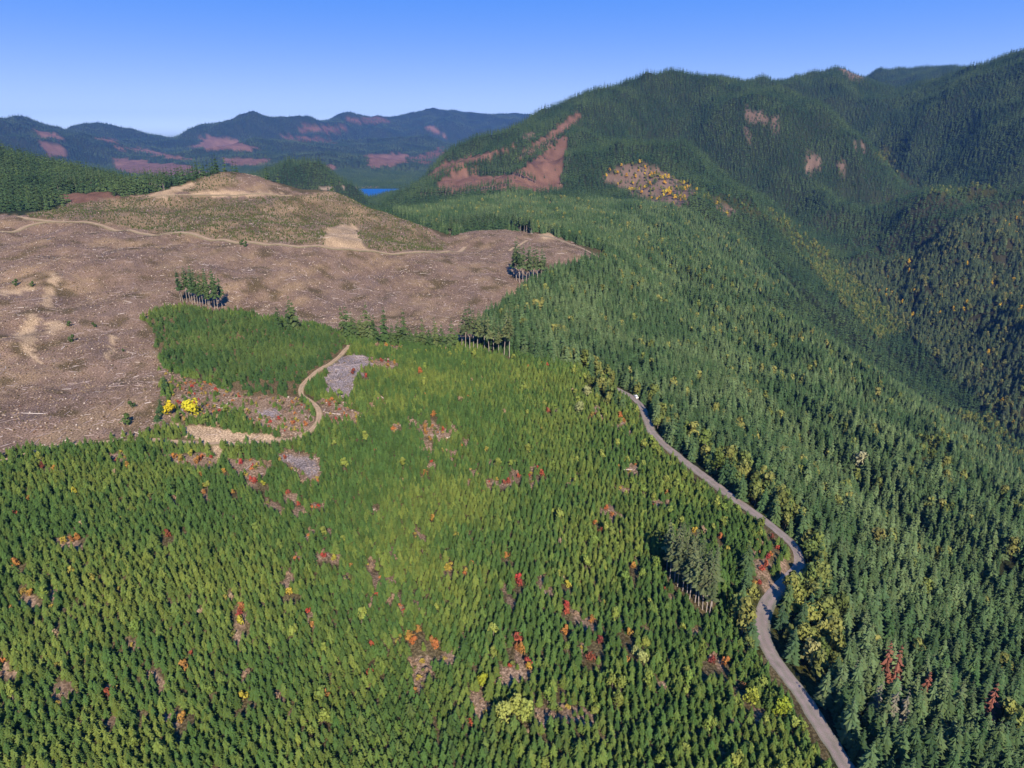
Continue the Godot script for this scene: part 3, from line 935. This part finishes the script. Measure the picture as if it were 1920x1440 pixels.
	for q in [[1610,878,1.5,Color(0.26, 0.25, 0.14)],[1515,1180,1.3,Color(0.16, 0.17, 0.04)],[1500,1215,1.2,Color(0.15, 0.16, 0.04)],[1520,1250,1.3,Color(0.2, 0.19, 0.07)],[1540,1215,1.2,Color(0.17, 0.17, 0.045)],[1490,1150,1.2,Color(0.16, 0.17, 0.04)],[1525,1140,1.2,Color(0.14, 0.15, 0.04)],[1205,1245,0.6,Color(0.22, 0.24, 0.08)],[1190,1230,0.5,Color(0.22, 0.24, 0.08)],[965,1345,0.9,Color(0.2, 0.22, 0.05)],[985,1352,0.8,Color(0.2, 0.23, 0.05)],[945,1350,0.8,Color(0.22, 0.24, 0.06)],[905,1288,0.6,Color(0.2, 0.22, 0.02)],[1465,1345,0.8,Color(0.18, 0.22, 0.02)],[1408,1322,0.7,Color(0.2, 0.22, 0.03)],[1085,775,0.9,Color(0.2, 0.22, 0.09)],[1100,745,0.9,Color(0.2, 0.21, 0.09)]]:
		var tree := lone("round_tree", round_[int(q[0]) % 3], hit(q[0], q[1]), q[2], 1.15, q[3], "", "tree", "large broadleaf trees", rng)
		tree.set_meta("label", "%s %s broad-crowned tree%s" % ["large" if q[2] > 1.0 else "small", "pale" if q[3].b > 0.06 else "yellow-green", " beside the gravel road" if q[0] > 1480 and q[0] < 1550 else " among the firs"])
	for q in PICKED:
		var p := hit(q[0], q[1] + 4.0)
		var col: Color = q[3]
		var word := "red" if col == RED else "orange" if col == ORANGE else "golden" if col == GOLD else "dark red"
		lone("vivid_shrub", small[int(q[0]) % 3], p, q[2] * 0.78, rng.randf_range(0.9, 1.3), Color(col.r * rng.randf_range(0.75, 1.1), col.g * rng.randf_range(0.8, 1.4), col.b), "%s autumn shrub glowing among the young firs" % word, "shrub", word + " autumn shrubs", rng)
		clear_ground(p, 2.2, 5.0)

func log_mesh(sides: int, r0: float, r1: float, lift: float) -> Array:
	var v := PackedVector3Array()
	var n := PackedVector3Array()
	for j in sides:
		var a := TAU * j / sides
		var b := TAU * (j + 1) / sides
		var p := Vector3(0, sin(a), cos(a))
		var q := Vector3(0, sin(b), cos(b))
		var l := Vector3(-0.5, lift, 0)
		var r := Vector3(0.5, lift, 0)
		for f in [[l + p * r0, l + q * r0, r + q * r1], [l + p * r0, r + q * r1, r + p * r1]]:
			v.append_array(f)
			n.append_array([p, q, (p + q).normalized()])
		v.append_array([l, l + p * r0, l + q * r0, r, r + p * r1, r + q * r1])
		n.append_array([Vector3.LEFT, Vector3.LEFT, Vector3.LEFT, Vector3.RIGHT, Vector3.RIGHT, Vector3.RIGHT])
	return [v, n]

# felled logs, stumps, slash and seedlings of the clearcuts
func litter():
	var rng := RandomNumberGenerator.new()
	rng.seed = 77
	var wood := tinted(0.85)
	var logm := joined([log_mesh(6, 1.0, 0.7, 0.6)], [wood])
	var cut := stump_mesh(wood)
	var logs := []
	var log_t := []
	var stumps := []
	var stump_t := []
	var brush := []
	var brush_t := []
	var seed_w := []
	var seed_t := []
	for k in 120000:
		var z := -lerpf(270.0, 1130.0, pow(rng.randf(), 0.8))
		var x := rng.randf_range(-0.95, 0.25) * -z
		var p := Vector3(x, ground(x, z), z)
		if not seen(p, 1.0):
			continue
		var kind := cover(p)
		if road_here(p):
			continue
		var bare := kind in [BARE, ROCK, OPEN]
		if not (bare or kind == REPLANT or kind == SOIL and rng.randf() < 0.1):
			continue
		var dice := rng.randf()
		if dice < 0.1 or kind == ROCK and dice < 0.45:
			var long := rng.randf_range(1.5, 6.0) if rng.randf() < 0.93 else rng.randf_range(7.0, 15.0)
			var thick := rng.randf_range(0.07, 0.2)
			var turn := Basis(Vector3.UP, rng.randf() * TAU)
			var away := turn * Vector3.RIGHT * long * 0.5
			var lean := (ground(x + away.x, z + away.z) - ground(x - away.x, z - away.z)) / long
			turn = turn * Basis(Vector3.BACK, atan(lean))
			logs.append(Transform3D(turn * Basis.from_scale(Vector3(long, thick, thick)), p))
			var pale := rng.randf()
			log_t.append(Color(0.47, 0.41, 0.37) if pale < 0.08 else Color(0.29, 0.23, 0.21) if pale < 0.6 else Color(0.17, 0.125, 0.1))
		elif dice < 0.17:
			stumps.append(spin(p, rng.randf_range(0.22, 0.48), rng.randf_range(0.8, 1.3), rng))
			stump_t.append(Color(0.46, 0.385, 0.31) if rng.randf() < 0.2 else Color(0.3, 0.235, 0.19))
		elif kind == REPLANT and dice < 0.72:
			seed_w.append(spin(p, rng.randf_range(0.25, 0.55), rng.randf_range(0.7, 0.95), rng))
			seed_t.append(vary(Color(0.04, 0.058, 0.018), Color(0.085, 0.092, 0.026), rng.randf(), 0.2, rng))
		elif dice < 0.85:
			brush.append(spin(p, rng.randf_range(0.2, 0.62), rng.randf_range(0.25, 0.55), rng))
			var hue := n_patch.get_noise_2d(x * 2.0, z * 2.0) + rng.randf_range(-0.4, 0.4)
			brush_t.append(vary(Color(0.25, 0.185, 0.15), Color(0.33, 0.245, 0.15), hue + 0.5, 0.25, rng) if rng.randf() < 0.72 else vary(Color(0.1, 0.09, 0.035), Color(0.15, 0.075, 0.045), rng.randf(), 0.3, rng))
	print("logs ", logs.size(), " stumps ", stumps.size(), " brush ", brush.size(), " seedlings ", seed_w.size())
	spread("felled_log", "slash_logs", logm, logs, log_t, "felled log lying on the clearcut", "felled logs strewn over the clearcut", "log", "logs strewn on the clearcut")
	spread("tree_stump", "cut_stumps", cut, stumps, stump_t, "cut tree stump on the clearcut", "cut stumps scattered over the clearcut", "stump", "stumps on the clearcut")
	var tiny := []
	for k in 3:
		var t := tinted()
		tiny.append(joined([conifer(5.9, 2.0, 0.02, 8, 7, rng), stem(5.8, 0.12)], [t, t]))
	spread("seedling_fir", "replanted_seedlings", tiny[0], seed_w, seed_t, "small replanted fir on the replanted knoll", "small replanted firs dotting the knoll", "tree", "replanted firs on the knoll")
	var low := joined([leafy(2.4, 1.6, 5, 60, 0.4, rng, 0.1)], [tinted()])
	multi("clearcut_brush", low, brush, brush_t, "dry brown brush and slash covering the clearcut", "brush")

func stump_mesh(wood: Material) -> ArrayMesh:
	var v := PackedVector3Array()
	var n := PackedVector3Array()
	for j in 8:
		var a := TAU * j / 8
		var b := TAU * (j + 1) / 8
		var p := Vector3(cos(a), 0, sin(a))
		var q := Vector3(cos(b), 0, sin(b))
		var top := Vector3(0, 0.9, 0)
		for f in [[p * 1.35 - top, q * 1.35 - top, q + top], [p * 1.35 - top, q + top, p + top]]:
			v.append_array(f)
			n.append_array([p, q, (p + q).normalized()])
		v.append_array([top, p + top, q + top])
		n.append_array([Vector3.UP, Vector3.UP, Vector3.UP])
	return joined([[v, n]], [wood])

func spread(kind: String, mass: String, mesh: Mesh, where: Array, tints: Array, label: String, mass_label: String, category: String, group: String):
	var near_by := []
	for i in where.size():
		if in_view(where[i].origin):
			near_by.append([-where[i].basis.get_scale().length() / where[i].origin.distance_to(EYE), i])
	near_by.sort_custom(func(a, b): return a[0] < b[0])
	var alone := {}
	var mats := {}
	for k in mini(SINGLES, near_by.size()):
		var i: int = near_by[k][1]
		alone[i] = true
		var o := MeshInstance3D.new()
		o.mesh = mesh
		o.transform = where[i]
		var c: Color = tints[i]
		var key := Vector3i(int(c.r * 60), int(c.g * 60), int(c.b * 60))
		if not mats.has(key):
			mats[key] = mat(c)
		o.material_override = mats[key]
		put(o, kind)
		var tone := "pale" if c.r > 0.45 else "grey-brown" if c.r > 0.25 else "dark"
		if kind == "seedling_fir":
			tone = "olive" if c.r > 0.075 else "dark green"
		var sz: float = where[i].basis.get_scale().x
		var size := ("long" if sz > 9.0 else "short") if kind == "felled_log" else ("wide" if sz > 0.5 else "narrow")
		if kind == "seedling_fir":
			size = "larger" if sz > 0.4 else "smaller"
		tag(o, "%s %s %s%s" % [size, tone, label, spot_word(where[i].origin)], category, group)
	var w := []
	var t := []
	for i in where.size():
		if not alone.has(i):
			w.append(where[i]); t.append(tints[i])
	multi(mass, mesh, w, t, mass_label, category)

func slab(size: Vector3, at: Vector3, m: Material, called: String, parent: Node) -> MeshInstance3D:
	var b := BoxMesh.new()
	b.size = size
	var o := MeshInstance3D.new()
	o.mesh = b
	o.material_override = m
	o.position = at
	put(o, called, parent)
	return o

func car():
	var p := hit(1191, 747)
	var q := hit(1203, 762)
	var o := Node3D.new()
	put(o, "pickup_truck")
	tag(o, "white pickup truck parked on the gravel road by the trees", "truck")
	var d := (q - p).normalized()
	o.position = p + Vector3(0.6, 0.45, -0.4)
	o.rotation.y = atan2(d.x, d.z)
	o.scale = Vector3.ONE * 0.85
	var white := mat(Color(0.8, 0.8, 0.8), 0.35)
	var glass := mat(Color(0.02, 0.025, 0.03), 0.1)
	var rubber := mat(Color(0.02, 0.02, 0.02), 0.8)
	slab(Vector3(1.95, 0.7, 5.4), Vector3(0, 0.75, 0), white, "body", o)
	slab(Vector3(1.9, 0.22, 1.5), Vector3(0, 1.2, 1.9), white, "bonnet", o)
	slab(Vector3(1.7, 0.6, 1.9), Vector3(0, 1.5, 0.3), glass, "windows", o)
	slab(Vector3(1.72, 0.12, 1.7), Vector3(0, 1.86, 0.3), white, "roof", o)
	for s in [-1, 1]:
		slab(Vector3(0.1, 0.5, 2.0), Vector3(0.92 * s, 1.3, -1.65), white, "bed_side", o)
		for e in [-1.7, 1.75]:
			var c := CylinderMesh.new()
			c.top_radius = 0.4; c.bottom_radius = 0.4; c.height = 0.28
			var wh := MeshInstance3D.new()
			wh.mesh = c
			wh.material_override = rubber
			wh.rotation.z = PI / 2
			wh.position = Vector3(0.9 * s, 0.4, e)
			put(wh, "wheel", o)

func plant():
	var rng := RandomNumberGenerator.new()
	rng.seed = 12
	var leaf := tinted()
	var bark := mat(Color(0.19, 0.155, 0.13))
	var young_forms := []
	var old_forms := []
	var wild_forms := []
	var far_forms := []
	var leafy_forms := []
	var shrub_forms := []
	for k in 4:
		young_forms.append(form(conifer(5.0, 1.85, 0.04, 12, 9, rng, 0.3), stem(4.9, 0.11), bark, leaf))
		old_forms.append(form(conifer(17.0, 4.0, 0.08, 15, 10, rng, 0.35), stem(16.8, 0.25), bark, leaf))
		wild_forms.append(form(conifer(21.0, 4.7, 0.1, 13, 9, rng, 0.4), stem(20.6, 0.36), bark, leaf))
		leafy_forms.append(form(leafy(11.0, 4.2, 9, 230, 0.75, rng), stem(8.0, 0.22), bark, leaf))
		shrub_forms.append(form(leafy(2.6, 1.5, 5, 70, 0.35, rng, 0.2), stem(1.8, 0.06), bark, leaf))
	for k in 3:
		far_forms.append(form(conifer(22.0, 4.2, 0.05, 6, 6, rng, 0.3), stem(21.0, 0.3, 3), bark, leaf))
	# young plantation, set out in rows
	var w := []
	var t := []
	var shrubs := []
	var shrub_t := []
	var broad := []
	var broad_t := []
	var g := 2.2
	for a in range(-215, 230):
		for b in range(62, 342):
			var x := a * g + b * 0.35 + rng.randf_range(-0.5, 0.5) * g * 0.62
			var z := -(b * g + rng.randf_range(-0.5, 0.5) * g * 0.62)
			var p := Vector3(x, 0, z)
			var probe := pixel(Vector3(x, 20, z))
			if probe.x < -120.0 or probe.x > 2040.0:
				continue
			p.y = ground(x, z)
			var kind := cover(p)
			if kind > ROCK and kind != DARKYOUNG and kind != OPEN or kind in [OLD, BARE, REPLANT, SOIL, ROCK] or road_here(p) or kept_free.has(Vector2i(int(round(x)), int(round(z)))):
				continue
			if not seen(p, 7.0):
				continue
			var patch := n_patch.get_noise_2d(x * 1.5, z * 1.5)
			var q := pixel(p)
			if kind == OPEN:
				if rng.randf() < 0.12:
					w.append(spin(p, rng.randf_range(0.4, 0.75), 1.0, rng))
					t.append(vary(Color(0.045, 0.085, 0.022), Color(0.075, 0.11, 0.02), rng.randf(), 0.2, rng))
				elif rng.randf() < 0.3:
					var hot := rng.randf()
					shrubs.append(spin(p, rng.randf_range(0.5, 1.1), rng.randf_range(0.6, 1.0), rng))
					shrub_t.append(Color(0.28, 0.045, 0.03) if hot < 0.1 else Color(0.3, 0.12, 0.035) if hot < 0.25 else Color(0.26, 0.19, 0.04) if hot < 0.45 else Color(0.1, 0.11, 0.03) if hot < 0.65 else Color(0.22, 0.14, 0.09))
				continue
			if kind == DARKYOUNG:
				var thick := (0.62 if q.y < 700.0 and q.x > 330.0 and q.x < 620.0 else 0.4) - 0.5 * maxf(0.0, n_spot.get_noise_2d(x * 0.8, z * 0.8) - 0.1)
				for e in [Vector2(-16, 0), Vector2(16, 0), Vector2(0, -12), Vector2(0, 12)]:   # thinner along the edge of the stand
					if near_map[clampi(int((q.y + e.y) / 2.0), 0, MH - 1) * MW + clampi(int((q.x + e.x - MU) / 2.0), 0, MW - 1)] != DARKYOUNG:
						thick *= 0.62
				if rng.randf() > thick:
					continue
				w.append(spin(p, rng.randf_range(0.6, 1.25), rng.randf_range(0.85, 1.1), rng))
				t.append(vary(Color(0.032, 0.064, 0.02), Color(0.062, 0.094, 0.026), patch + rng.randf(), 0.22, rng))
				continue
			if rng.randf() < 0.035 + 0.3 * maxf(0.0, n_spot.get_noise_2d(x * 0.6, z * 0.6) - 0.2):
				if rng.randf() < 0.3 and n_patch.get_noise_2d(x * 2.0, z * 2.0 + 400.0) > 0.0:
					var hot := rng.randf()
					shrubs.append(spin(p, rng.randf_range(0.5, 1.2), rng.randf_range(0.8, 1.4), rng))
					shrub_t.append(Color(0.22, 0.055, 0.03) if hot < 0.15 else Color(0.26, 0.13, 0.035) if hot < 0.4 else Color(0.2, 0.18, 0.035) if hot < 0.7 else Color(0.24, 0.17, 0.1))
				continue
			var bright := 0.62 + 0.8 * patch + 0.35 * n_mid.get_noise_2d(x, z)
			if rng.randf() < 0.006 + (0.03 + 0.12 * maxf(0.0, patch)) * smoothstep(900.0, 1350.0, q.x):
				broad.append(spin(p, rng.randf_range(0.32, 0.62), rng.randf_range(0.9, 1.2), rng))
				broad_t.append(vary(Color(0.1, 0.15, 0.03), Color(0.17, 0.19, 0.04), rng.randf(), 0.2, rng))
				continue
			var size := rng.randf_range(0.55, 1.02)
			if rng.randf() < 0.05:
				size *= 1.35
			w.append(spin(p, size, rng.randf_range(0.9, 1.3), rng))
			t.append(vary(Color(0.042, 0.08, 0.021), Color(0.098, 0.126, 0.027), bright - 0.32 + rng.randf_range(-0.45, 0.45), 0.25, rng))
	print("young ", w.size())
	stand("young_conifer", "plantation_growth", w, t, young_forms, "young fir in the close-set plantation", "young green plantation firs covering the slope below the dirt track", "tree", "young firs of the plantation")
	# older plantation right of the road, leafy strips, wild slope beyond the creek
	w = []
	t = []
	var wild := []
	var wild_t := []
	g = 4.3
	for a in range(-68, 437):
		for b in range(20, 411):
			var x := a * g + rng.randf_range(-0.5, 0.5) * g * 0.8
			var z := -(b * g + rng.randf_range(-0.5, 0.5) * g * 0.8)
			var p := Vector3(x, ground(x, z), z)
			if not seen(p, 20.0):
				continue
			var kind := cover(p)
			if road_here(p) or kept_free.has(Vector2i(int(round(x)), int(round(z)))):
				continue
			if kind == OLD or kind == MIDYOUNG:
				var patch := n_patch.get_noise_2d(x, z)
				var spur := spur_noise(x, -z)
				if rng.randf() < 0.05:
					continue
				if rng.randf() < 0.015 + 0.07 * maxf(0.0, n_patch.get_noise_2d(x * 2.0 + 50.0, z * 2.0)) + (0.14 if absf(absf(spur) - 0.1) < 0.025 and patch > -0.1 else 0.0):
					broad.append(spin(p, rng.randf_range(0.7, 1.2), rng.randf_range(0.9, 1.3), rng))
					broad_t.append(vary(Color(0.1, 0.125, 0.03), Color(0.18, 0.17, 0.05), rng.randf(), 0.2, rng))
					continue
				w.append(spin(p, rng.randf_range(0.5, 0.92), rng.randf_range(0.95, 1.25), rng))
				t.append(vary(Color(0.036, 0.068, 0.027), Color(0.082, 0.118, 0.05), 0.4 + patch + rng.randf_range(-0.5, 0.5), 0.25, rng))
			elif kind == LEAFY:
				if rng.randf() < 0.36 + 0.6 * n_patch.get_noise_2d(x * 1.6, z * 1.6):
					broad.append(spin(p, rng.randf_range(0.6, 1.25), rng.randf_range(0.9, 1.3), rng))
					broad_t.append(vary(Color(0.07, 0.1, 0.025), Color(0.155, 0.155, 0.042), rng.randf(), 0.2, rng))
				elif rng.randf() < 0.62:
					w.append(spin(p, rng.randf_range(0.5, 0.95), rng.randf_range(0.9, 1.1), rng))
					t.append(vary(Color(0.035, 0.065, 0.028), Color(0.06, 0.095, 0.035), rng.randf(), 0.18, rng))
			elif kind == WILD:
				if rng.randf() < 0.39:
					if rng.randf() < 0.28 + 0.6 * maxf(0.0, n_patch.get_noise_2d(x * 2.0 + 50.0, z * 2.0)):
						broad.append(spin(p, rng.randf_range(0.7, 1.4), rng.randf_range(0.9, 1.3), rng))
						broad_t.append(Color(0.4, 0.25, 0.02) if rng.randf() < 0.05 else vary(Color(0.075, 0.092, 0.03), Color(0.14, 0.135, 0.045), rng.randf(), 0.2, rng))
					else:
						wild.append(spin(p, rng.randf_range(0.6, 1.3), rng.randf_range(0.9, 1.15), rng))
						wild_t.append(vary(Color(0.03, 0.05, 0.026), Color(0.062, 0.082, 0.036), rng.randf(), 0.25, rng))
	print("old ", w.size(), " wild ", wild.size(), " broad ", broad.size())
	stand("plantation_fir", "older_plantation", w, t, old_forms, "fir in the older plantation across the road", "bluish-green firs of the older plantation falling from the gravel road to the creek", "tree", "firs of the older plantation")
	# middle distance
	var far := []
	var far_t := []
	g = 8.5
	for b in range(105, 640):
		var z0 := -b * g
		var half := int(-z0 * 0.85 / g)
		for a in range(-half, half):
			var x := a * g + rng.randf_range(-0.5, 0.5) * g * 0.9
			var z := z0 + rng.randf_range(-0.5, 0.5) * g * 0.9
			var y := ground(x, z)
			if y < -83.0 and z < -2700.0 and z > -3780.0 and x > -1420.0 and x < -280.0:
				continue
			var p := Vector3(x, y, z)
			if not seen(p, 22.0):
				continue
			var kind := cover(p)
			if kind == FOREST or kind == LEAFY and rng.randf() < 0.45 or z < -1760.0 and (kind == MIDYOUNG or kind == WILD):
				far.append(spin(p, rng.randf_range(0.7, 1.2), rng.randf_range(0.9, 1.25), rng))
				far_t.append(vary(Color(0.026, 0.052, 0.022), Color(0.055, 0.085, 0.03), 0.4 + n_patch.get_noise_2d(x * 0.5, z * 0.5) + rng.randf_range(-0.35, 0.35), 0.2, rng))
			elif kind == OUTCROP and rng.randf() < 0.34:
				if rng.randf() < 0.55 + n_patch.get_noise_2d(x * 1.5, z * 1.5) and z > -2400.0:
					broad.append(spin(p, rng.randf_range(0.8, 1.4), 1.0, rng))
					broad_t.append(vary(Color(0.42, 0.22, 0.02), Color(0.4, 0.3, 0.03), rng.randf(), 0.2, rng) if rng.randf() < 0.5 else Color(0.12, 0.125, 0.03))
				else:
					far.append(spin(p, rng.randf_range(0.6, 1.0), 1.0, rng))
					far_t.append(Color(0.04, 0.065, 0.03))
			elif kind == LEAFY and rng.randf() < 0.3 + 0.7 * n_patch.get_noise_2d(x, z):
				broad.append(spin(p, rng.randf_range(0.8, 1.5), rng.randf_range(0.9, 1.2), rng))
				broad_t.append(vary(Color(0.07, 0.1, 0.025), Color(0.15, 0.15, 0.035), rng.randf(), 0.2, rng))
			elif kind == CUT and rng.randf() < 0.01:
				far.append(spin(p, rng.randf_range(0.5, 0.8), 1.0, rng))
				far_t.append(Color(0.04, 0.06, 0.03))
	print("mid ", far.size())
	stand("forest_conifer", "wild_slope_conifers", wild, wild_t, wild_forms, "conifer on the mixed wild slope beyond the creek", "dark conifers of the mixed wild slope beyond the creek", "tree", "conifers of the wild slope")
	var clothing := mass_of("mountain_forest", "dark conifer forest clothing the mountain sides", "forest")
	for q in far_forms.size():
		var ww := []
		var tt := []
		for i in range(q, far.size(), far_forms.size()):
			ww.append(far[i]); tt.append(far_t[i])
		multi("conifers", far_forms[q].whole, ww, tt, "", "", clothing)
	# far mountains
	far = []
	far_t = []
	g = 27.0
	for b in range(174, 520):
		var z0 := -b * g
		var half := int(-z0 * 0.85 / g)
		for a in range(-half, half / 3):
			var x := a * g + rng.randf_range(-0.5, 0.5) * g
			var z := z0 + rng.randf_range(-0.5, 0.5) * g
			var p := Vector3(x, ground(x, z), z)
			if not seen(p, 10.0):
				continue
			var kind := cover(p)
			if kind == FOREST or kind == FARBROWN and rng.randf() < 0.35:
				far.append(spin(p, rng.randf_range(1.6, 2.6), rng.randf_range(0.45, 0.7), rng))
				far_t.append(vary(Color(0.022, 0.042, 0.022), Color(0.055, 0.08, 0.034), 0.4 + n_patch.get_noise_2d(x * 0.2, z * 0.2) + rng.randf_range(-0.3, 0.3), 0.2, rng))
	print("far ", far.size())
	multi("distant_forest", far_forms[0].whole, far, far_t, "hazy conifer forest on the distant mountains", "forest")
	stand("broadleaf_tree", "broadleaf_growth", broad, broad_t, leafy_forms, "broadleaf tree among the conifers", "yellowish-green broadleaf trees scattered among the conifers", "tree", "broadleaf trees among the conifers")
	stand("autumn_shrub", "autumn_brush", shrubs, shrub_t, shrub_forms, "shrub among the young firs", "autumn-coloured brush in the gaps of the young plantation", "shrub", "autumn shrubs in the plantation")

func _ready():
	var cam := Camera3D.new()
	cam.name = "camera"
	cam.position = EYE
	cam.rotation.x = -PITCH
	cam.fov = rad_to_deg(2.0 * atan(720.0 / F))
	cam.near = 1.0
	cam.far = 40000.0
	add_child(cam)
	var env := Environment.new()
	env.tonemap_mode = Environment.TONE_MAPPER_LINEAR
	env.tonemap_exposure = 1.9
	env.background_mode = Environment.BG_SKY
	var sm := ProceduralSkyMaterial.new()
	sm.sky_top_color = Color(0.115, 0.395, 0.735)
	sm.sky_horizon_color = Color(0.69, 0.755, 0.83)
	sm.sky_curve = 0.05
	sm.sky_energy_multiplier = 1.0
	sm.ground_horizon_color = Color(0.5, 0.55, 0.6)
	sm.ground_bottom_color = Color(0.2, 0.22, 0.2)
	env.sky = Sky.new()
	env.sky.sky_material = sm
	env.fog_enabled = true
	env.fog_density = 0.000026
	env.fog_light_color = Color(0.42, 0.65, 1.0)
	env.sdfgi_enabled = true
	env.ssao_enabled = true
	env.ssil_enabled = true
	var we := WorldEnvironment.new()
	we.name = "air"
	we.environment = env
	add_child(we)
	var sun := DirectionalLight3D.new()
	sun.name = "sun"
	sun.light_energy = 1.6
	sun.light_angular_distance = 0.5
	sun.light_color = Color(1.0, 0.95, 0.87)
	sun.shadow_enabled = true
	add_child(sun)
	sun.look_at_from_position(Vector3.ZERO, ray(740, 1085))
	noise_setup(n_fine, 45.0, FastNoiseLite.TYPE_SIMPLEX_SMOOTH, 3)
	noise_setup(n_mid, 170.0, FastNoiseLite.TYPE_SIMPLEX_SMOOTH, 7)
	noise_setup(n_big, 620.0, FastNoiseLite.TYPE_SIMPLEX_SMOOTH, 11, 4, FastNoiseLite.FRACTAL_RIDGED)
	noise_setup(n_huge, 2700.0, FastNoiseLite.TYPE_SIMPLEX_SMOOTH, 19, 5, FastNoiseLite.FRACTAL_RIDGED)
	noise_setup(n_patch, 90.0, FastNoiseLite.TYPE_SIMPLEX_SMOOTH, 23, 3)
	noise_setup(n_spot, 14.0, FastNoiseLite.TYPE_SIMPLEX_SMOOTH, 29, 3)
	var t0 := Time.get_ticks_msec()
	make_heights()
	make_maps()
	lay_roads()
	print("roads ", Time.get_ticks_msec() - t0)
	build_terrain()
	build_lake()
	build_roads()
	print("terrain ", Time.get_ticks_msec() - t0)
	find_horizon()
	single_out()
	litter()
	plant()
	car()
	print("plants ", Time.get_ticks_msec() - t0)
